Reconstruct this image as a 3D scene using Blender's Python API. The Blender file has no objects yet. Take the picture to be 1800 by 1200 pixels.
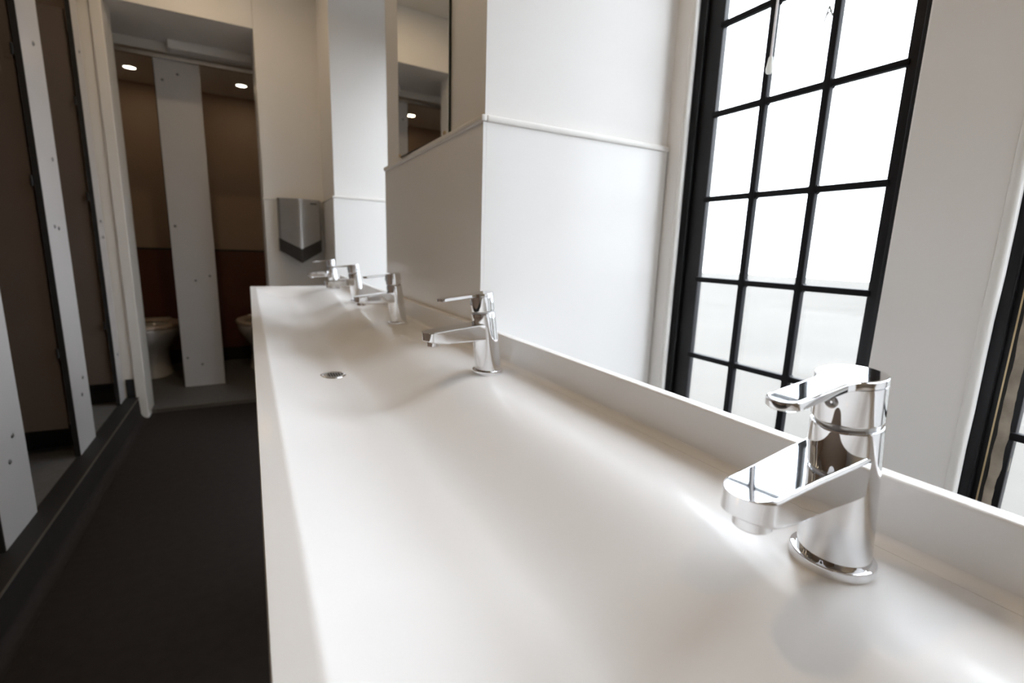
import bpy, bmesh, math, random
from mathutils import Vector, Matrix

random.seed(7)
S = bpy.context.scene
COL = S.collection
CZ = 1.08                       # eye height above the floor

# ------------------------------------------------------------------ camera
cd = bpy.data.cameras.new('camera')
cam = bpy.data.objects.new('camera', cd)
COL.objects.link(cam)
yaw, pitch, roll = 0.50119375, -0.18860244, 0.03111293
fw = Vector((math.sin(yaw)*math.cos(pitch), math.cos(yaw)*math.cos(pitch), math.sin(pitch)))
rt = Vector((math.cos(yaw), -math.sin(yaw), 0))
up = rt.cross(fw)
r2 = rt*math.cos(roll) + up*math.sin(roll)
u2 = up*math.cos(roll) - rt*math.sin(roll)
cam.matrix_world = Matrix(((r2.x, u2.x, -fw.x, 0), (r2.y, u2.y, -fw.y, 0),
                           (r2.z, u2.z, -fw.z, CZ), (0, 0, 0, 1)))
cd.sensor_width = 36
cd.lens = 842.25/1800*36
cd.clip_start = 0.01
cd.dof.use_dof = True
cd.dof.focus_distance = 0.50
cd.dof.aperture_fstop = 5.6
S.camera = cam

# ------------------------------------------------------------------ light
SKY = 15.6
w = bpy.data.worlds.new('overcast_sky')
S.world = w
w.use_nodes = True
nt = w.node_tree
bg = nt.nodes['Background']
tc = nt.nodes.new('ShaderNodeTexCoord')
sx = nt.nodes.new('ShaderNodeSeparateXYZ')
rp = nt.nodes.new('ShaderNodeValToRGB')
nt.links.new(tc.outputs['Generated'], sx.inputs[0])
nt.links.new(sx.outputs['Z'], rp.inputs[0])
nt.links.new(rp.outputs[0], bg.inputs['Color'])
rp.color_ramp.elements[0].position = 0.0
rp.color_ramp.elements[0].color = (0.310, 0.326, 0.350, 1)   # overcast: horizon a third of the zenith
rp.color_ramp.elements[1].position = 1.0
rp.color_ramp.elements[1].color = (0.93, 0.98, 1.05, 1)
bg.inputs['Strength'].default_value = SKY
S.view_settings.view_transform = 'Standard'
S.view_settings.look = 'None'
S.view_settings.gamma = 1
S.view_settings.use_curve_mapping = False
S.view_settings.exposure = 0.0
LAMP_WARM = (1.0, 0.74, 0.44)
ROOM_LAMP_W = 3.3
CUB_LAMP_W = 0.35


# ------------------------------------------------------------------ materials
def mat(name, col, rough=0.5, metal=0.0, var=0.0, vscale=8.0, bump=0.0, bscale=60.0, coat=0.0, spec=0.5):
    m = bpy.data.materials.new(name)
    m.use_nodes = True
    t = m.node_tree
    b = t.nodes['Principled BSDF']
    b.inputs['Roughness'].default_value = rough
    b.inputs['Metallic'].default_value = metal
    b.inputs['Coat Weight'].default_value = coat
    b.inputs['Coat Roughness'].default_value = 0.12
    b.inputs['Specular IOR Level'].default_value = spec
    c = (col[0], col[1], col[2], 1)
    b.inputs['Base Color'].default_value = c
    if var or bump:
        co = t.nodes.new('ShaderNodeTexCoord')
    if var:
        n = t.nodes.new('ShaderNodeTexNoise')
        n.inputs['Scale'].default_value = vscale
        n.inputs['Detail'].default_value = 4
        t.links.new(co.outputs['Object'], n.inputs['Vector'])
        r = t.nodes.new('ShaderNodeValToRGB')
        r.color_ramp.elements[0].position = 0.3
        r.color_ramp.elements[1].position = 0.7
        r.color_ramp.elements[0].color = tuple(max(0, x*(1-var)) for x in col) + (1,)
        r.color_ramp.elements[1].color = tuple(min(1, x*(1+var)) for x in col) + (1,)
        t.links.new(n.outputs['Fac'], r.inputs[0])
        t.links.new(r.outputs[0], b.inputs['Base Color'])
    if bump:
        n2 = t.nodes.new('ShaderNodeTexNoise')
        n2.inputs['Scale'].default_value = bscale
        n2.inputs['Detail'].default_value = 3
        t.links.new(co.outputs['Object'], n2.inputs['Vector'])
        bp = t.nodes.new('ShaderNodeBump')
        bp.inputs['Strength'].default_value = bump
        bp.inputs['Distance'].default_value = 0.002
        t.links.new(n2.outputs['Fac'], bp.inputs['Height'])
        t.links.new(bp.outputs[0], b.inputs['Normal'])
    return m


def emat(name, col, strength):
    m = bpy.data.materials.new(name)
    m.use_nodes = True
    t = m.node_tree
    t.nodes.remove(t.nodes['Principled BSDF'])
    e = t.nodes.new('ShaderNodeEmission')
    e.inputs[0].default_value = (*col, 1)
    e.inputs[1].default_value = strength
    t.links.new(e.outputs[0], t.nodes['Material Output'].inputs[0])
    return m


def glassmat(name):
    m = bpy.data.materials.new(name)
    m.use_nodes = True
    t = m.node_tree
    t.nodes.remove(t.nodes['Principled BSDF'])
    tr = t.nodes.new('ShaderNodeBsdfTransparent')
    tr.inputs[0].default_value = (0.96, 0.97, 0.97, 1)
    tl = t.nodes.new('ShaderNodeBsdfTranslucent')
    tl.inputs[0].default_value = (0.9, 0.9, 0.9, 1)
    gl = t.nodes.new('ShaderNodeBsdfGlossy')
    gl.inputs['Roughness'].default_value = 0.06
    m1 = t.nodes.new('ShaderNodeMixShader')
    m1.inputs[0].default_value = 0.015
    m2 = t.nodes.new('ShaderNodeMixShader')
    m2.inputs[0].default_value = 0.05
    t.links.new(tr.outputs[0], m1.inputs[1])
    t.links.new(tl.outputs[0], m1.inputs[2])
    t.links.new(m1.outputs[0], m2.inputs[1])
    t.links.new(gl.outputs[0], m2.inputs[2])
    t.links.new(m2.outputs[0], t.nodes['Material Output'].inputs[0])
    return m


def softwhite(name, col, f):
    m = mat(name, col, 0.4)
    t = m.node_tree
    tl = t.nodes.new('ShaderNodeBsdfTranslucent')
    tl.inputs[0].default_value = (*col, 1)
    mx = t.nodes.new('ShaderNodeMixShader')
    mx.inputs[0].default_value = f
    t.links.new(t.nodes['Principled BSDF'].outputs[0], mx.inputs[1])
    t.links.new(tl.outputs[0], mx.inputs[2])
    t.links.new(mx.outputs[0], t.nodes['Material Output'].inputs[0])
    return m


M = {
    'wall': mat('white_wall_paint', (0.86, 0.84, 0.82), 0.55, bump=0.05, bscale=90, var=0.015, vscale=3),
    'panel': mat('white_wall_cladding', (0.86, 0.845, 0.83), 0.28, var=0.01, vscale=2),
    'jamb': mat('cream_gloss_paint', (0.80, 0.765, 0.72), 0.3),
    'trim': mat('white_trim', (0.82, 0.80, 0.77), 0.3),
    'ceil': mat('ceiling_paint', (0.78, 0.75, 0.70), 0.7),
    'floor': mat('dark_vinyl_floor', (0.026, 0.0215, 0.020), 0.75, var=0.12, vscale=30, bump=0.08, bscale=300, spec=0.2),
    'floor2': mat('grey_vinyl_floor', (0.13, 0.128, 0.13), 0.5, var=0.1, vscale=40, bump=0.06, bscale=300),
    'skirt': mat('black_vinyl_skirting', (0.012, 0.012, 0.014), 0.6),
    'basin': mat('white_solid_surface', (0.86, 0.85, 0.85), 0.45, var=0.006, vscale=6, coat=0.3),
    'chrome': mat('polished_chrome', (0.86, 0.87, 0.89), 0.035, 1.0),
    'steel': mat('satin_steel', (0.50, 0.50, 0.50), 0.30, 1.0, var=0.04, vscale=12),
    'alu': mat('brushed_aluminium', (0.55, 0.55, 0.55), 0.4, 1.0),
    'bronze': mat('dark_bronze_trim', (0.16, 0.14, 0.12), 0.5, 0.6),
    'screw': mat('dull_screw_steel', (0.20, 0.20, 0.20), 0.35, 1.0),
    'dark': mat('dark_grating', (0.03, 0.03, 0.03), 0.5),
    'iron': mat('black_painted_iron', (0.009, 0.009, 0.011), 0.4, bump=0.35, bscale=70, spec=0.3),
    'bar': mat('black_glazing_bar', (0.010, 0.010, 0.012), 0.55, spec=0.12, bump=0.3, bscale=70),
    'putty': mat('aged_putty', (0.36, 0.31, 0.25), 0.8, var=0.35, vscale=25, bump=0.5, bscale=60),
    'brass': mat('brass_and_gap_light', (0.62, 0.48, 0.28), 0.4, 0.6),  # brass on the mirror clips; on the casement it paints leaking light
    'glass': glassmat('obscured_window_glass'),
    'lam': mat('pale_grey_laminate', (0.62, 0.60, 0.60), 0.26, var=0.015, vscale=5),
    'doorlam': mat('brown_grey_laminate', (0.15, 0.115, 0.095), 0.42, var=0.03, vscale=5),
    'gasket': mat('black_rubber', (0.012, 0.012, 0.012), 0.7),
    'mirror': mat('mirror_silver', (0.90, 0.91, 0.90), 0.004, 1.0),
    'mirror_edge': mat('dark_glass_edge', (0.012, 0.02, 0.017), 0.2),
    'dryer_dark': mat('dark_plastic', (0.035, 0.033, 0.032), 0.4),
    'ips': mat('red_brown_laminate', (0.13, 0.040, 0.022), 0.4, var=0.15, vscale=6),
    'cubwall': mat('beige_cubicle_wall', (0.42, 0.31, 0.235), 0.6, var=0.02, vscale=3),
    'ceramic': mat('white_ceramic', (0.74, 0.72, 0.70), 0.12, coat=0.3),
    'seat': mat('toilet_seat_brown_lit', (0.66, 0.55, 0.47), 0.3),  # brownish light on the seat is put into its base colour
    'cord': softwhite('white_cord', (0.82, 0.80, 0.80), 0.35),
    'acorn': softwhite('white_plastic', (0.85, 0.85, 0.82), 0.4),
    'lamp': emat('lamp_diffuser', (1.0, 0.90, 0.72), 9.0),
    'ground': mat('pale_paving', (0.068, 0.064, 0.058), 0.95, var=0.08, vscale=0.6, spec=0.05),
    'stain': softwhite('glass_residue', (0.5, 0.5, 0.49), 0.3),
}


# ------------------------------------------------------------------ helpers
def obj(name, bm, m, parent=None, smooth=None, loc=None):
    me = bpy.data.meshes.new(name)
    bmesh.ops.recalc_face_normals(bm, faces=bm.faces)
    bm.to_mesh(me)
    bm.free()
    if m:
        me.materials.append(M[m])
    if smooth is not None:
        me.polygons.foreach_set('use_smooth', [True]*len(me.polygons))
        me.set_sharp_from_angle(angle=math.radians(smooth))
    o = bpy.data.objects.new(name, me)
    COL.objects.link(o)
    if smooth is not None:
        wn = o.modifiers.new('weighted_normal', 'WEIGHTED_NORMAL')
        wn.keep_sharp = True
    if parent:
        o.parent = parent
    if loc:
        o.location = loc
    return o


def tag(o, label=None, cat=None, group=None, kind=None):
    if label:
        o['label'] = label
    if cat:
        o['category'] = cat
    if group:
        o['group'] = group
    if kind:
        o['kind'] = kind
    return o


def empty(name, loc=(0, 0, 0), rz=0.0):
    o = bpy.data.objects.new(name, None)
    o.empty_display_size = 0.05
    COL.objects.link(o)
    o.location = loc
    o.rotation_euler = (0, 0, rz)
    return o


def box(bm, x0, x1, y0, y1, z0, z1, bev=0.0, seg=2):
    vs = [bm.verts.new((x, y, z)) for x in (x0, x1) for y in (y0, y1) for z in (z0, z1)]
    q = [(0, 1, 3, 2), (4, 6, 7, 5), (0, 4, 5, 1), (2, 3, 7, 6), (0, 2, 6, 4), (1, 5, 7, 3)]
    fs = [bm.faces.new([vs[i] for i in f]) for f in q]
    if bev:
        es = list({e for f in fs for e in f.edges})
        bmesh.ops.bevel(bm, geom=es, offset=bev, segments=seg, affect='EDGES', profile=0.5)


def B(name, b, m, parent=None, bev=0.0, smooth=None):
    """box object; b = x0,x1,y0,y1,z0,z1 with z measured from the floor"""
    bm = bmesh.new()
    box(bm, *b, bev=bev)
    return obj(name, bm, m, parent, smooth if smooth else (40 if bev else None))


def loft(bm, rings, cap0=True, cap1=True, closed=True):
    vr = [[bm.verts.new(p) for p in r] for r in rings]
    n = len(vr[0])
    for a, b in zip(vr, vr[1:]):
        for i in range(n if closed else n-1):
            j = (i+1) % n
            bm.faces.new((a[i], a[j], b[j], b[i]))
    if cap0:
        bm.faces.new(vr[0][::-1])
    if cap1:
        bm.faces.new(vr[-1])


def ring(c, r, n=40, tilt=0.0, ry=None):
    """circle about c; the plane is tilted about the Y axis towards -x"""
    out = []
    for i in range(n):
        a = 2*math.pi*i/n
        x, y = r*math.cos(a), (ry or r)*math.sin(a)
        out.append((c[0]+x*math.cos(tilt), c[1]+y, c[2]+x*math.sin(tilt)))
    return out


def revolve(bm, prof, n=32, cx=0, cy=0, ell=1.0):
    """profile of (radius, z)"""
    loft(bm, [[(cx+r*math.cos(2*math.pi*i/n), cy+r*ell*math.sin(2*math.pi*i/n), z) for i in range(n)] for r, z in prof])


def copy_tree(o, parent=None):
    c = o.copy()
    COL.objects.link(c)
    c.parent = parent
    for ch in o.children:
        copy_tree(ch, c)
    return c


def Z(r):
    return r + CZ


def smooth01(t):
    t = max(0.0, min(1.0, t))
    return t*t*t*(t*(6*t-15)+10)


# ------------------------------------------------------------------ key dimensions (x to the window wall, y along the basin)
XF = 0.46            # face of the piers
XW = 0.99            # inner face of the window wall
XO = 1.075           # outer face of the window wall
YF = 3.52            # far end wall
YB = -1.60           # wall behind
ZC = Z(1.598)        # room ceiling
ZD = Z(0.278)        # dado height
BAYS = [(-0.25, 0.989), (1.81, 3.04)]
SPRING = Z(1.21)
RISE = 0.30
XCUB = -0.70         # front of the side cubicles
ZK = Z(-0.945)       # raised cubicle floor
ZSILL = Z(-0.505)
ZHEAD = Z(1.18)

# ------------------------------------------------------------------ setting
def struct(o):
    o['kind'] = 'structure'
    return o


struct(B('floor', (-0.60, XO, YB, YF+0.09, -0.10, 0.0), 'floor'))

# window-side wall: piers, arched recesses, outer skin with window openings
bm = bmesh.new()
box(bm, XF, XO, YB, BAYS[0][0], 0, ZC)
box(bm, XF, XO, BAYS[0][1], BAYS[1][0], 0, ZC)
box(bm, XF, XO, BAYS[1][1], YF, 0, ZC)
for a, b in BAYS:
    N = 32
    half = (b-a)/2
    mid = (a+b)/2
    pts = []
    for i in range(N+1):
        t = math.pi*i/N
        pts.append((mid - half*math.cos(t), SPRING + RISE*math.sin(t)**0.8 if 0 < i < N else SPRING))
    f0 = [bm.verts.new((XF, y, z)) for y, z in pts]
    f1 = [bm.verts.new((XO, y, z)) for y, z in pts]
    t0 = [bm.verts.new((XF, y, ZC)) for y, z in pts]
    t1 = [bm.verts.new((XO, y, ZC)) for y, z in pts]
    for i in range(N):
        bm.faces.new((f0[i], f0[i+1], t0[i+1], t0[i]))
        bm.faces.new((f1[i], t1[i], t1[i+1], f1[i+1]))
        bm.faces.new((f0[i], f1[i], f1[i+1], f0[i+1]))
        bm.faces.new((t0[i], t0[i+1], t1[i+1], t1[i]))
wall_r = struct(obj('wall_right', bm, 'wall', smooth=30))

# window wall inside each recess, with two openings
WINS = []
for k, (a, b) in enumerate(BAYS):
    mid = (a+b)/2
    mull = 0.0715
    o1 = (mid+mull, b-0.049)
    o0 = (a+0.049, mid-mull)
    bm = bmesh.new()
    box(bm, XW, XO, a, b, 0, ZSILL)
    box(bm, XW, XO, a, b, ZHEAD, SPRING+RISE+0.02)
    box(bm, XW, XO, a, o0[0], ZSILL, ZHEAD)
    box(bm, XW, XO, o0[1], o1[0], ZSILL, ZHEAD, bev=0.004)
    box(bm, XW, XO, o1[1], b, ZSILL, ZHEAD)
    struct(obj('wall_window_recess', bm, 'wall'))
    WINS += [o1, o0]

# dado cladding and its cap on the piers and the end wall
def clad(name, pieces):
    bm = bmesh.new()
    for p in pieces:
        box(bm, *p, bev=0.0004)
    return struct(obj(name, bm, 'panel'))


T = 0.008
clad('wall_cladding_pier', [(XF-T, XF, BAYS[0][1]-T, BAYS[1][0]+T, 0.0, ZD-0.014)])
clad('wall_cladding_reveal', [(XF, XW-0.004, BAYS[0][1]-T, BAYS[0][1], 0.0, ZD-0.014)])
clad('wall_cladding_pier', [(XF-T, XF, BAYS[1][1]-T, YF-T, 0.0, ZD-0.014)])
clad('wall_cladding_reveal', [(XF, XW-0.004, BAYS[1][1]-T, BAYS[1][1], 0.0, ZD-0.014)])
clad('wall_cladding_reveal', [(XF, XW-0.004, BAYS[1][0], BAYS[1][0]+T, 0.0, ZD-0.014)])
clad('wall_cladding_pier', [(XF-T, XF, YB, BAYS[0][0]+T, 0.0, ZD-0.014)])
clad('wall_cladding_end', [(0.105, XF-T, YF-T, YF, 0.0, ZD-0.014)])
for i, p in enumerate([
        (XF-0.013, XF, BAYS[0][1]-0.013, BAYS[1][0]+0.013, ZD-0.014, ZD),
        (XF, XW-0.002, BAYS[0][1]-0.013, BAYS[0][1], ZD-0.014, ZD),
        (XF-0.013, XF, BAYS[1][1]-0.013, YF-0.013, ZD-0.014, ZD),
        (XF, XW-0.002, BAYS[1][1]-0.013, BAYS[1][1], ZD-0.014, ZD),
        (XF, XW-0.002, BAYS[1][0], BAYS[1][0]+0.013, ZD-0.014, ZD),
        (XF-0.013, XF, YB, BAYS[0][0]+0.013, ZD-0.014, ZD),
        (0.100, XF-0.013, YF-0.013, YF, ZD-0.014, ZD)]):
    struct(B('trim_%d' % (i+1), p, 'trim', bev=0.004))

# far end wall with the wide opening
ZH = Z(1.245)
OX0, OX1 = -0.600, 0.105
bm = bmesh.new()
box(bm, OX1, XO, YF, YF+0.56, 0, ZC, bev=0.006)
box(bm, -2.1, OX1, YF, YF+0.56, ZH, ZC)
struct(obj('wall_far', bm, 'wall', smooth=40))
bm = bmesh.new()
box(bm, OX0-0.052, OX0, YF-0.014, YF+0.20, 0.0, ZH+0.01, bev=0.006, seg=3)
box(bm, XCUB, OX0-0.045, YF, YF+0.20, 0.0, ZH+0.01)
box(bm, -2.1, XCUB, YF, YF+0.20, 0.0, ZH+0.01)
struct(obj('wall_far_jamb', bm, 'jamb', smooth=40))
struct(B('wall_back', (-2.3, XO, YB-0.2, YB, 0, ZC), 'wall'))
struct(B('ceiling', (-0.62, XO+0.05, YB-0.1, YF+0.57, ZC-0.0005, ZC+0.1), 'ceil'))
# bulkhead and dropped ceiling over the side cubicles
ZCUB = Z(1.44)
struct(B('wall_bulkhead', (-0.68, -0.62, YB, YF, Z(1.26), ZC+0.1), 'wall'))
struct(B('ceiling_cubicles', (-2.2, -0.62, YB, YF, ZCUB, ZCUB+0.06), 'ceil'))
struct(B('wall_left', (-2.3, -2.1, YB, YF+2.4, 0, ZC), 'cubwall'))
# raised floor of the side cubicles with black nosing strip and coved riser
struct(B('floor_cubicles', (-2.1, -0.715, YB, YF, -0.1, ZK), 'floor2'))
struct(B('baseboard_kerb', (-0.715, -0.640, YB, YF-0.001, -0.1, ZK+0.002), 'skirt', bev=0.004))
struct(B('trim_8', (-0.641, -0.636, YB, YF-0.001, ZK-0.004, ZK+0.003), 'bronze', bev=0.001))
bm = bmesh.new()
prof = [(-0.640, ZK-0.004)]
for i in range(9):
    t = i/8*math.pi/2
    prof.append((-0.636+0.035*(1-math.cos(t)), 0.0015+0.04*(1-math.sin(t))))
prof += [(-0.60, -0.02), (-0.640, -0.02)]
loft(bm, [[(x, y, z) for x, z in prof] for y in (YB, YF-0.001)])
struct(obj('baseboard_left', bm, 'floor', smooth=40))
# skirting upstand on the end nib
struct(B('baseboard_far', (-0.695, -0.654, YF-0.006, YF, ZK, ZK+0.115), 'skirt', bev=0.002))

# ---- toilet area beyond the opening
ZTOI = Z(1.190)      # its ceiling
YC = 4.09            # its cubicle fronts
YR = 4.93            # duct panel face
struct(B('floor_toilets', (-2.1, 1.2, YF+0.09, YR+0.5, -0.1, 0.022), 'floor2'))
struct(B('trim_9', (OX0, OX1, YF+0.082, YF+0.10, -0.002, 0.024), 'bronze', bev=0.002))
struct(B('wall_toilets_back', (-2.1, 1.2, YR+0.02, YR+0.2, 0, ZC), 'cubwall'))
struct(B('wall_toilets_right', (0.85, 0.95, YF+0.56, YR+0.5, 0, ZC), 'cubwall'))
struct(B('ceiling_toilets', (-2.1, 1.2, YF+0.56, YR+0.1, ZTOI, ZTOI+0.06), 'ceil'))

# boxed beam behind the opening's head
struct(B('wall_beam', (-0.375, OX1, YC-0.11, YC-0.02, Z(1.190), ZH+0.001), 'wall', bev=0.012))

# ---- ground and air outside
struct(B('ground_outside', (XO, 45, -30, 35, -1.0, -0.6), 'ground'))


# ------------------------------------------------------------------ windows
PW, PH = 0.1360, 0.2
ZB = [Z(0.14+0.2*k) for k in range(-3, 6)]     # glazing rows


def make_window(n, y0, y1, sh, putty):
    root = struct(empty('window_%d' % n, (1.03, (y0+y1)/2, ZSILL)))
    tag(root, None)
    hw = (y1-y0)/2
    zb = [z-ZSILL for z in ZB]
    top = ZHEAD-ZSILL
    pane_hw = 1.5*PW
    # outer fixed frame: four rails
    fr = [(-0.006, 0.010, -hw, sh-pane_hw+0.006, 0, top), (-0.006, 0.010, sh+pane_hw-0.006, hw, 0, top),
          (-0.006, 0.010, sh-pane_hw, sh+pane_hw, 0, zb[0]+0.006), (-0.006, 0.010, sh-pane_hw, sh+pane_hw, zb[-1]-0.006, top)]
    for p in fr:
        B('frame_rail', p, 'iron', root, bev=0.002)
    # outer edge step of the frame on each stile
    for e0, e1 in ((-hw, -hw+0.016), (hw-0.022, hw)):
        B('frame_edge', (-0.018, -0.005, e0, e1, 0, top), 'iron', root, bev=0.003)
    # upright and cross glazing bars
    for k in (-0.5, 0.5):
        bm = bmesh.new()
        box(bm, -0.012, 0.004, sh+k*PW-0.0075, sh+k*PW+0.0075, zb[0], zb[-1], bev=0.003)
        obj('glazing_bar', bm, 'bar', root, 40)
    for z in zb[1:-1]:
        bm = bmesh.new()
        box(bm, -0.010, 0.004, sh-pane_hw, sh+pane_hw, z-0.0065, z+0.0065, bev=0.003)
        for k in (-0.5, 0.5):     # thick paint fillets where bars cross
            y = sh+k*PW
            rr = 0.0135
            loft(bm, [[(x, y+rr*c, z+rr*s) for c, s in ((1, 0), (.62, .62), (0, 1), (-.62, .62), (-1, 0), (-.62, -.62), (0, -1), (.62, -.62))] for x in (-0.0085, 0.0038)])
        obj('glazing_bar', bm, 'bar', root, 40)
    # panes
    pm = None
    for i in range(3):
        for j in range(len(zb)-1):
            if pm is None:
                bm = bmesh.new()
                box(bm, -0.002, 0.002, -PW/2+0.002, PW/2-0.002, 0.002, PH-0.002)
                p = obj('pane', bm, 'glass', root)
                pm = p.data
            else:
                p = bpy.data.objects.new('pane', pm)
                COL.objects.link(p)
                p.parent = root
            p.location = (0.0035, sh+(i-1)*PW, zb[j])
    # white sealant bead around the frame
    for s in (1,):
        bm = bmesh.new()
        rings = []
        for q in range(25):
            zz = top*q/24
            wob = 0.0005*math.sin(q*2.1+n)+0.0004*math.sin(q*5.3)
            rings.append([(-0.036+0.0095*math.cos(2*math.pi*t/10), s*(hw-0.004+wob)+0.0085*math.sin(2*math.pi*t/10), zz) for t in range(10)])
        loft(bm, rings)
        obj('sealant_bead', bm, 'trim', root, 60)
    if n == 1:      # faint residue left on one pane
        for (ya, za, yb, zb_) in ((0.6305, 0.488, 0.637, 0.462), (0.6305, 0.488, 0.622, 0.468), (0.634, 0.473, 0.627, 0.478)):
            bm = bmesh.new()
            c = Vector((0, yb-ya, zb_-za)).normalized()
            w_ = Vector((0, -c.z, c.y))*0.0016
            p0 = Vector((0.0, ya, Z(za)))-root.location
            p1 = Vector((0.0, yb, Z(zb_)))-root.location
            loft(bm, [[(x, v.y, v.z) for v in (p0+w_, p0-w_, p1-w_, p1+w_)] for x in (0.0006, 0.0012)])
            obj('glass_mark', bm, 'stain', root)
    if putty:
        e0 = sh+pane_hw
        B('gap_light_strip', (-0.0085, -0.0055, e0+0.0185, e0+0.0205, zb[0], zb[-1]), 'brass', root)  # bright strip painted in for the light leaking through the casement gap
        B('casement_gap', (-0.0075, -0.0055, e0+0.0145, e0+0.0185, zb[0], zb[-1]), 'gasket', root)
        bm = bmesh.new()
        rings = []
        for q in range(90):
            zz = zb[0]+(zb[-1]-zb[0])*q/89
            c = e0+0.014+random.uniform(-.001, .001)
            e = e0-0.004+random.uniform(-.003, .002)
            rings.append([(-0.0075, c, zz), (-0.0085+random.uniform(-.001, .001), (c+e)/2, zz), (-0.0010, e, zz), (0.0008, e, zz), (0.0008, c, zz)])
        loft(bm, rings)
        obj('putty_bead', bm, 'putty', root, 60)
    return root


for n, (y0, y1) in enumerate(WINS):
    win = make_window(n+1, y0, y1, -0.0145 if n % 2 == 0 else -0.004, n % 2 == 1)

# ------------------------------------------------------------------ trough basin
ZDK = Z(-0.222)
BY0, BY1 = -0.42, 2.787
DRX, DRY = 0.1405, 1.039
XR = 0.434


def ease(t):
    t = max(0.0, min(1.0, t))
    return t*t*(3-2*t)


def basin_z(x, y):
    d = 0.038+0.012*max(0.0, 1-abs(y-DRY)/1.62)
    t = max(0.0, min(1.0, (x-0.022)/0.120))
    fx = min(1-(1-t)**1.9, ease((0.340-x)/0.165))
    fy = min(ease((y-BY0-0.012)/0.19), ease((BY1-0.012-y)/0.19))
    return ZDK - d*fx*fy


basin = empty('trough_basin', (0, 0, ZDK))
tag(basin, 'long white solid-surface trough basin with one drain, running along the window wall', 'basin')
bm = bmesh.new()
xs = [-0.004, -0.003, -0.0015] + [0.0005+0.0025*i for i in range(22)] + [0.0565+0.0055*i for i in range(78)]
xs = [x for x in xs if x < XR-0.002] + [XR]
ys = [BY0, BY0+0.003] + [BY0+0.003+(BY1-BY0-0.006)*i/260 for i in range(1, 260)] + [BY1-0.003, BY1]
g = []
for y in ys:
    row = []
    for i, x in enumerate(xs):
        z = basin_z(x, y)
        if i == 0:
            z -= 0.003
        if y in (BY0, BY1):
            z -= 0.003
        row.append(bm.verts.new((x, y, z-ZDK)))
    g.append(row)
for j in range(len(ys)-1):
    for i in range(len(xs)-1):
        bm.faces.new((g[j][i], g[j][i+1], g[j+1][i+1], g[j+1][i]))
bot = -0.16
loop = [v for v in g[0]] + [r[-1] for r in g[1:]] + [v for v in g[-1][-2::-1]] + [r[0] for r in g[-2:0:-1]]
low = [bm.verts.new((v.co.x, v.co.y, bot)) for v in loop]
for i in range(len(loop)):
    j = (i+1) % len(loop)
    bm.faces.new((loop[i], low[i], low[j], loop[j]))
bm.faces.new(low)
obj('trough', bm, 'basin', basin, 35)
bm = bmesh.new()
box(bm, XR-0.0005, 0.451, BY0, BY1, bot, 0.0555, bev=0.0025, seg=3)
obj('upstand', bm, 'basin', basin, 40)
# cove between deck and upstand
bm = bmesh.new()
pr = [(XR+0.001, -0.002), (XR-0.010, -0.002), (XR-0.010, 0.0003)]
for i in range(1, 7):
    t = i/6*math.pi/2
    pr.append((XR-0.010+0.010*math.sin(t), 0.0003+0.010*(1-math.cos(t))))
pr.append((XR+0.001, 0.0103))
loft(bm, [[(x, y, z) for x, z in pr] for y in (BY0+0.003, BY1-0.003)])
obj('cove', bm, 'basin', basin, 50)
# drain: flange with slotted grid
zd = basin_z(DRX, DRY)-ZDK
dr = None
bm = bmesh.new()
n = 36
prof = [(0.019, -0.003), (0.020, 0.0026), (0.023, 0.0034), (0.0262, 0.0022), (0.0275, 0.0002), (0.0275, -0.004)]
loft(bm, [[(DRX+r*math.cos(2*math.pi*i/n), DRY+r*math.sin(2*math.pi*i/n), zd+z) for i in range(n)] for r, z in prof], False, False)
dr = obj('drain', bm, 'chrome', basin, 40)
bm = bmesh.new()
revolve(bm, [(0.0195, zd-0.004), (0.0195, zd+0.0008)], 32, DRX, DRY)
obj('drain_well', bm, 'dark', dr)
for k in range(7):
    o = -0.0150+0.005*k
    h = math.sqrt(max(0.0, 0.0195**2-o*o))
    B('grate_bar', (DRX+o-0.0008, DRX+o+0.0008, DRY-h, DRY+h, zd-0.001, zd+0.0026), 'steel', dr)


# ------------------------------------------------------------------ taps
def rrect(x, hw, z0, z1, rad, n=5, y0=0.0):
    """rounded rectangle in the YZ plane at x"""
    rad = min(rad, hw*0.999, (z1-z0)/2*0.999)
    out = []
    for cy, cz, a0 in ((hw-rad, z1-rad, 0), (-hw+rad, z1-rad, 90), (-hw+rad, z0+rad, 180), (hw-rad, z0+rad, 270)):
        for i in range(n+1):
            a = math.radians(a0+90*i/n)
            out.append((x, y0+cy+rad*math.cos(a), cz+rad*math.sin(a)))
    return out


LEAN = math.radians(6.6)


def ax(t):
    """point on the body's axis, t = height"""
    return (0.001-max(0, t-0.01)*math.tan(LEAN), 0, t)


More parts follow.
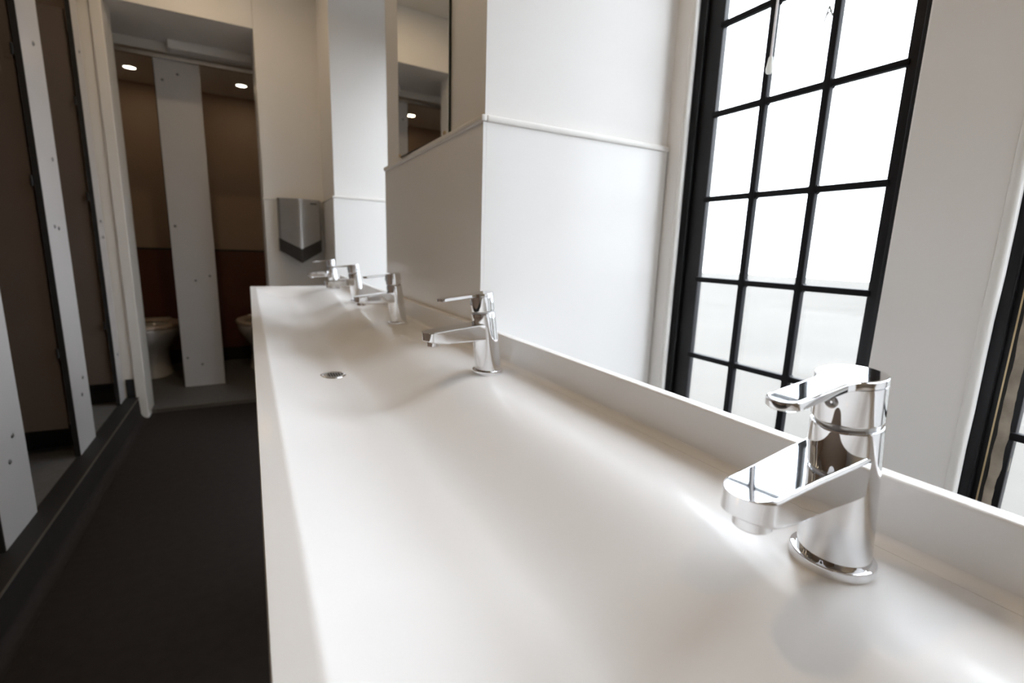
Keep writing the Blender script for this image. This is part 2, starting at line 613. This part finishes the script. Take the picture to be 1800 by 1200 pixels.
def make_tap():
    root = empty('basin_tap')
    bm = bmesh.new()
    revolve(bm, [(0.0235, 0.0), (0.0277, 0.0), (0.0281, 0.0012), (0.0281, 0.0060), (0.0275, 0.0072), (0.0258, 0.0078), (0.0220, 0.0078)], 56)
    obj('flange', bm, 'chrome', root, 40)
    bm = bmesh.new()
    rings = []
    for t, r in [(0.006, .0241), (0.009, .0240), (0.03, .0237), (0.06, .0232), (0.085, .0226), (0.100, .0222), (0.1095, .0219), (0.1112, .0215), (0.1118, .0205)]:
        rings.append(ring(ax(t), r, 56, LEAN*smooth01(t/0.10)))
    loft(bm, rings)
    obj('body', bm, 'chrome', root, 40)
    # dark joint ring between body and handle
    bm = bmesh.new()
    loft(bm, [ring(ax(t), 0.0192, 40, LEAN) for t in (0.1105, 0.1150)])
    obj('joint_ring', bm, 'steel', root, 40)
    # spout
    bm = bmesh.new()
    xe, hw = -0.1235, 0.0188
    rings = []
    L = [-0.006, -0.012, -0.022, -0.035, -0.05, -0.07, -0.085]
    L += [xe+hw*(1-math.cos(math.radians(a))) for a in (80, 65, 52, 40, 30, 21, 13, 7, 2)]
    for x in L:
        u = (x+0.012)/(xe+0.012)
        zt = 0.0945-0.0135*max(0, u)
        zb = 0.0640-0.0035*max(0, min(1, u*1.3))
        d = (x-xe)
        w = hw+0.0024*smooth01(1-u*1.4) if d >= hw else math.sqrt(max(1e-7, hw*hw-(hw-d)**2))
        if d < 0.03:
            zb += 0.0075*(1-d/0.03)**1.3
        edge = 0.0028 if d > 0.012 else max(0.0006, 0.0028*d/0.012)
        rings.append(rrect(x, w, zb, zt, edge, 4))
    loft(bm, rings)
    obj('spout', bm, 'chrome', root, 32)
    bm = bmesh.new()
    revolve(bm, [(0.0115, 0.066), (0.0118, 0.0572), (0.0110, 0.0562), (0.0085, 0.0562), (0.0082, 0.0585)], 32, -0.1035, 0)
    ae = obj('aerator', bm, 'chrome', root, 40)
    bm = bmesh.new()
    revolve(bm, [(0.0080, 0.0570), (0.0080, 0.0580)], 24, -0.1035, 0)
    obj('aerator_mesh', bm, 'dark', ae)
    # handle: cap drum and lever, in the leaning frame
    H = Matrix.Translation(Vector(ax(0.1145))) @ Matrix.Rotation(-LEAN, 4, 'Y')
    bm = bmesh.new()
    rc = 0.0214
    loft(bm, [ring((0, 0, z), r, 56) for z, r in [(0, .0200), (0.0006, .0212), (0.0018, .0217), (0.024, .0214), (0.0268, .0213)]])
    bm.transform(H)
    hd = obj('handle_cap', bm, 'chrome', root, 36)
    # top plate: cap disc and lever in one outline
    tip, hw2, rf = -0.0830, 0.0112, 0.016
    half = []
    # fillet circle tangent to the cap disc and to the lever's straight side
    fx = -math.sqrt((rc+rf)**2-(hw2+rf)**2)
    fy = hw2+rf
    a0 = math.atan2(fy, fx)
    for i in range(25):
        a = a0*i/24
        half.append((rc*math.cos(a), rc*math.sin(a)))
    b0 = a0-math.pi
    for i in range(1, 9):
        a = b0+(-math.pi/2-b0)*i/8
        half.append((fx+rf*math.cos(a), fy+rf*math.sin(a)))
    for i in range(1, 5):
        half.append((fx+(tip+hw2-fx)*i/5, hw2))
    for i in range(0, 13):
        a = math.pi/2+math.pi/2*i/12
        half.append((tip+hw2+hw2*math.cos(a), hw2*math.sin(a)))
    outl = half + [(x, -y) for x, y in half[-2:0:-1]]
    n = len(outl)

    def inset(d):
        res = []
        for i in range(n):
            p0, p1 = outl[i-1], outl[(i+1) % n]
            tx, ty = p1[0]-p0[0], p1[1]-p0[1]
            l = math.hypot(tx, ty)
            res.append((outl[i][0]-ty/l*d, outl[i][1]+tx/l*d))
        return res
    bm = bmesh.new()
    rings = []
    for z, d in [(0.0262, 0.0022), (0.0266, 0.0008), (0.0274, 0.0), (0.0312, 0.0), (0.0320, 0.0005), (0.0324, 0.0014), (0.0325, 0.0026)]:
        rings.append([(x, y, z) for x, y in inset(d)])
    loft(bm, rings)
    bm.transform(H)
    obj('lever', bm, 'chrome', root, 34)
    # round indicator plug in the cap under the lever
    bm = bmesh.new()
    loft(bm, [[(-0.0208-q, 0.0042*s*math.cos(2*math.pi*i/20), 0.0165+0.0042*s*math.sin(2*math.pi*i/20)) for i in range(20)] for q, s in ((-0.004, 1), (0.0014, 1), (0.0019, .8), (0.0010, .6), (0.0006, .1))])
    bm.transform(H)
    obj('indicator_plug', bm, 'steel', hd, 40)
    return root


tap_labels = [
    'chrome lever mixer tap on the trough, facing the white post between two black windows',
    'second chrome mixer tap on the trough, before the white reveal beside the black window',
    'third chrome mixer tap on the trough, below the wall mirror',
    'chrome mixer tap on the trough, next but one to the hand dryer wall',
    'chrome mixer tap at the end of the trough, nearest to the hand dryer',
]
tap0 = make_tap()
for i, y in enumerate((0.168, 0.770, 1.375, 1.975, 2.575)):
    t = tap0 if i == 0 else copy_tree(tap0)
    t.location = (0.372, y, ZDK)
    tag(t, tap_labels[i], 'tap', 'mixer taps along the trough basin')


# ------------------------------------------------------------------ mirror
mr = empty('wall_mirror', (XF-0.006, 1.39, ZD), math.radians(1.45))
tag(mr, 'tall frameless mirror standing on the dado rail of the white pier', 'mirror')
MZ = 1.0
bm = bmesh.new()
box(bm, -0.0075, -0.0066, -0.204, 0.204, 0.0008, MZ)
obj('glass', bm, 'mirror', mr)
bm = bmesh.new()
box(bm, -0.0066, -0.0006, -0.2045, 0.2045, 0.0006, MZ+0.0004)
obj('backing', bm, 'mirror_edge', mr)
for y in (-0.18, 0.195):
    B('clip', (-0.0100, -0.0005, y-0.006, y+0.006, 0.0006, 0.009), 'brass', mr, bev=0.001)

# ------------------------------------------------------------------ hand dryer
hd = empty('hand_dryer', (0.304, YF-T, Z(0.276)))
tag(hd, 'satin steel hand dryer with a pointed black base on the end wall', 'hand dryer')
W = 0.126


def vplate(zl, zm, zl2, zm2, d0, d1, xs=W):
    """prism with a central ridge: bottom pointed, ridge proud"""
    bm = bmesh.new()
    rings = []
    n = 12
    for i in range(-n, n+1):
        u = i/n
        x = u*xs
        dep = d1-(d1-d0)*abs(u)**1.1
        if abs(u) > 0.93:
            dep -= 0.014*((abs(u)-0.93)/0.07)**2
        a = abs(u)
        rings.append([(x, 0, zm+(zl-zm)*a), (x, -dep, zm+(zl-zm)*a), (x, -dep, zm2+(zl2-zm2)*a), (x, 0, zm2+(zl2-zm2)*a)])
    loft(bm, rings)
    return bm


obj('body', vplate(0.0, 0.0, -0.246, -0.312, 0.085, 0.115), 'steel', hd, 30)
obj('air_outlet', vplate(-0.246, -0.312, -0.325, -0.400, 0.080, 0.108), 'dryer_dark', hd, 30)
bm = bmesh.new()
box(bm, 0.062, 0.100, -0.1012, -0.0960, -0.030, -0.022)
obj('name_plate', bm, 'dryer_dark', hd)


# ------------------------------------------------------------------ cubicle fronts
screw_me = None


def screw(parent, x, y, z, nx, ny):
    global screw_me
    if screw_me is None:
        bm = bmesh.new()
        loft(bm, [ring((0, 0, z_), r_, 14) for z_, r_ in [(-0.002, .008), (0.0012, .008), (0.003, .0062), (0.003, .0035), (0.0015, .003)]])
        o = obj('screw', bm, 'screw', None, 40)
        screw_me = o.data
    else:
        o = bpy.data.objects.new('screw', screw_me)
        COL.objects.link(o)
    o.parent = parent
    o.location = (x, y, z)
    o.rotation_euler = Vector((nx, ny, 0)).to_track_quat('Z', 'Y').to_euler()


PT = 0.014


def side_pilaster(y0, y1, label, screws, z0=ZK+0.003, hinge=True):
    r = empty('cubicle_pilaster', (XCUB, (y0+y1)/2, z0))
    tag(r, label, 'pilaster', 'pilasters of the side cubicles')
    h = (y1-y0)/2
    B('panel', (-PT, 0, -h+0.0035, h, 0.0, ZCUB-0.02-z0), 'lam', r, bev=0.0015)
    B('edge_strip', (-PT-0.006, -0.001, -h-0.003, -h+0.0035, 0.0, ZCUB-0.02-z0), 'gasket', r)
    for (y, z) in screws:
        screw(r, 0.0, y-(y0+y1)/2, Z(z)-z0, 1, 0)
    if hinge:
        for z in (0.46, 1.15, 1.62):
            bm = bmesh.new()
            revolve(bm, [(0.005, z-0.02), (0.005, z+0.02)], 12, -PT-0.012, -h-0.004)
            obj('hinge', bm, 'gasket', r, 40)
    return r


A = [(2.02, -0.63), (1.975, -0.70), (2.02, 0.03), (1.96, 0.03)]
side_pilaster(1.86, 2.11, 'pale grey cubicle pilaster on the kerb, furthest along from the hand dryer wall', A)
side_pilaster(2.615, 2.852, 'pale grey cubicle pilaster on the kerb, between two open side cubicles',
              [(2.752, .745), (2.788, .314), (2.697, .037), (2.744, .031), (2.778, -.629), (2.737, -.698)])
side_pilaster(3.375, 3.50, 'narrow pale grey cubicle pilaster on the kerb, against the white end wall',
              [(3.44, 0.93), (3.44, 0.085), (3.45, 0.0), (3.44, -0.66)])

for i, (y, label) in enumerate([(2.06, 'grey partition between the side cubicles, behind the pilaster furthest from the dryer wall'),
                                (2.79, 'grey partition between the side cubicles, behind the middle kerb pilaster')]):
    r = empty('cubicle_partition', (-1.4, y, ZK))
    tag(r, label, 'partition', 'partitions of the side cubicles')
    B('panel', (-0.70, 0.684, -0.009, 0.009, 0.0, 1.95), 'cubwall', r)
    B('skirting', (-0.70, 0.684, -0.014, -0.009, 0.0, 0.10), 'skirt', r)
struct(B('wall_cubicle_end', (-2.1, -0.716, 3.465, YF, ZK, ZCUB), 'cubwall'))
struct(B('baseboard_end', (-2.1, -0.716, 3.459, 3.465, ZK, ZK+0.115), 'skirt'))
struct(B('baseboard_back', (-2.1, -2.094, YB, 3.465, ZK, ZK+0.115), 'skirt'))


def side_door(y, label, ang):
    r = empty('cubicle_door', (XCUB-0.03, y, ZK+0.13), math.radians(ang))
    tag(r, label, 'door', 'open doors of the side cubicles')
    B('panel', (-0.49, 0, -0.0065, 0.0065, 0.0, 1.92), 'doorlam', r, bev=0.0015)
    bm = bmesh.new()
    revolve(bm, [(0.012, -0.02), (0.012, -0.004), (0.007, -0.003), (0.007, 0.0)], 16)
    bm.transform(Matrix.Translation((-0.44, -0.0065, 0.86)) @ Matrix.Rotation(math.radians(-90), 4, 'X'))
    obj('latch', bm, 'alu', r, 40)
    for z in (0.32, 1.01, 1.48):
        B('hinge_plate', (-0.022, 0.0, -0.009, -0.0065, z-0.018, z+0.018), 'doorlam', r, bev=0.001)


side_door(2.632, 'open laminate cubicle door hinged on the middle kerb pilaster', -3)
side_door(3.392, 'open laminate cubicle door hinged on the narrow pilaster by the end wall', -2)

# header rail above the side pilasters
hr = B('cubicle_header_rail', (XCUB-0.03, XCUB+0.004, YB+0.01, 3.50, ZCUB-0.02, ZCUB-0.001), 'alu', None, bev=0.003)
tag(hr, 'aluminium header rail along the top of the side cubicle pilasters', 'rail')

# front of the toilet cubicles beyond the opening
r = empty('cubicle_pilaster', (-0.340, YC, 0.023))
tag(r, 'broad pale grey pilaster between the two toilet cubicles beyond the opening', 'pilaster')
PTOP = Z(1.150)-0.023
B('panel', (-0.126, 0.126, 0.0, PT, 0.0, PTOP), 'lam', r, bev=0.0015)
B('edge_strip', (-0.130, -0.126, 0.002, PT, 0.0, PTOP), 'gasket', r)
for sx_, sz_ in [(-0.093, 1.148), (-0.003, 0.774), (0.085, 0.806), (-0.096, 0.216), (-0.009, 0.162), (-0.085, 2.079), (0.001, 2.126)]:
    screw(r, sx_, 0.0, sz_, 0, -1)
hr = empty('cubicle_header_rail', (-0.3, YC, Z(1.137)))
tag(hr, 'aluminium header rail over the toilet cubicle front beyond the opening', 'rail')
B('rail', (-1.7, 1.12, -0.012, 0.022, 0.0135, 0.040), 'alu', hr, bev=0.004)
B('bracket', (-0.02, 0.03, 0.0, 0.02, 0.040, 0.0505), 'alu', hr, bev=0.003)
pt = empty('cubicle_partition', (-0.345, YC+PT, 0.023))
tag(pt, 'beige partition dividing the two toilet cubicles beyond the opening', 'partition')
B('panel', (-0.008, 0.008, 0.002, YR-YC-PT-0.008, 0.0, 2.16), 'cubwall', pt)
# duct panels
for (x0, x1, lab) in [(-1.12, -0.356, 'red-brown duct panel behind the toilet next to the jamb'),
                      (-0.334, 0.45, 'red-brown duct panel behind the toilet screened by the basin end')]:
    r = empty('duct_panel', ((x0+x1)/2, YR, 0.022))
    tag(r, lab, 'panel', 'duct panels in the toilet cubicles')
    h = (x1-x0)/2
    B('front_board', (-h, h, 0.0, 0.018, 0.12, Z(-0.085)-0.022), 'ips', r, bev=0.001)
    B('capping', (-h, h, -0.006, 0.0195, Z(-0.085)-0.022, Z(-0.072)-0.022), 'skirt', r, bev=0.001)
    B('plinth', (-h, h, 0.004, 0.0195, 0.0, 0.12), 'skirt', r)
B('wall_toilets_left', (-1.22, -1.12, YC+0.02, YR+0.02, 0.022, ZTOI), 'cubwall')['kind'] = 'structure'


# ------------------------------------------------------------------ toilets
def make_toilet():
    r = empty('toilet')
    n = 36

    def el(cy, a, b, z, egg=0.0):
        return [(a*math.cos(2*math.pi*i/n)*(1-egg*0.5*(1-math.sin(2*math.pi*i/n))*0.25), cy+b*math.sin(2*math.pi*i/n), z) for i in range(n)]
    bm = bmesh.new()
    loft(bm, [el(0.06, .105, .20, 0), el(0.06, .100, .195, .03), el(0.07, .085, .16, .12), el(0.06, .095, .18, .20), el(0.02, .145, .235, .28), el(-0.005, .175, .265, .345), el(-0.01, .180, .272, .385), el(-0.01, .172, .265, .395),
              el(-0.01, .13, .21, .392), el(0.0, .11, .17, .30), el(0.02, .05, .08, .22)])
    obj('pan', bm, 'ceramic', r, 50)
    bm = bmesh.new()
    out = [el(-0.01, .184, .276, .398), el(-0.01, .187, .280, .408), el(-0.01, .180, .272, .420), el(-0.01, .125, .200, .420), el(-0.01, .120, .195, .400)]
    loft(bm, out, False, False)
    obj('seat', bm, 'seat', r, 50)
    bm = bmesh.new()
    box(bm, -0.10, 0.10, 0.245, 0.275, 0.400, 0.424, bev=0.006)
    obj('hinge', bm, 'steel', r, 40)
    bm = bmesh.new()
    box(bm, -0.09, 0.09, 0.20, 0.352, 0.20, 0.385, bev=0.03, seg=4)
    obj('spigot_box', bm, 'ceramic', r, 40)
    return r


t0 = make_toilet()
t1 = copy_tree(t0)
t0.location = (-0.70, YR-0.353, 0.022)
t1.location = (0.055, YR-0.353, 0.022)
tag(t0, 'back-to-wall toilet in the cubicle next to the white jamb', 'toilet', 'toilets beyond the opening')
tag(t1, 'back-to-wall toilet in the cubicle partly hidden by the trough basin', 'toilet', 'toilets beyond the opening')


# ------------------------------------------------------------------ lamps
def downlight(x, y, z, label, watts, group, col=LAMP_WARM):
    r = empty('downlight', (x, y, z))
    tag(r, label, 'light', group)
    bm = bmesh.new()
    n = 28
    loft(bm, [[(q*math.cos(2*math.pi*i/n), q*math.sin(2*math.pi*i/n), zz) for i in range(n)] for q, zz in [(0.036, -0.0005), (0.037, -0.005), (0.046, -0.004), (0.048, -0.0005)]], False, False)
    obj('bezel', bm, 'trim', r, 40)
    bm = bmesh.new()
    revolve(bm, [(0.036, -0.0035), (0.036, -0.0008)], 28)
    obj('diffuser', bm, 'lamp', r)
    ld = bpy.data.lights.new('downlight_beam', 'AREA')
    ld.shape = 'DISK'
    ld.size = 0.07
    ld.energy = watts
    ld.color = col
    lo = bpy.data.objects.new('downlight_beam', ld)
    COL.objects.link(lo)
    lo.parent = r
    lo.location = (0, 0, -0.008)


downlight(-0.660, 4.56, ZTOI, 'lit round downlight over the toilet next to the jamb', CUB_LAMP_W, 'downlights over the toilets')
downlight(0.032, 4.56, ZTOI, 'lit round downlight over the toilet behind the basin end', CUB_LAMP_W, 'downlights over the toilets')
for y, lab in ((2.42, 'lit round downlight in the middle side cubicle'), (3.12, 'lit round downlight in the side cubicle by the end wall'), (1.5, 'lit round downlight in the side cubicle furthest from the end wall')):
    downlight(-1.35, y, ZCUB, lab, CUB_LAMP_W*0.8, 'downlights in the side cubicles')
for y, lab, pw in ((-0.7, 'lit ceiling downlight behind the row of taps', 0.8), (0.9, 'lit ceiling downlight above the aisle by the first windows', 1.15), (2.95, 'lit ceiling downlight above the aisle near the hand dryer', 0.9)):
    downlight(-0.20, y, ZC, lab, ROOM_LAMP_W*pw, 'downlights over the aisle')

# ------------------------------------------------------------------ cord with pull
pc = empty('pull_cord', (0.965, 0.697, Z(0.372)))
tag(pc, 'white pull cord with an acorn-shaped end hanging before the black window', 'cord')
bm = bmesh.new()
loft(bm, [ring((0.0, 0, z), 0.0024, 10) for z in (0.02, 1.02)])
obj('cord', bm, 'cord', pc, 40)
bm = bmesh.new()
revolve(bm, [(0.0045, 0.0), (0.0068, 0.003), (0.0072, 0.010), (0.0058, 0.018), (0.0050, 0.024), (0.0044, 0.030), (0.002, 0.034)], 20)
obj('acorn', bm, 'acorn', pc, 50)
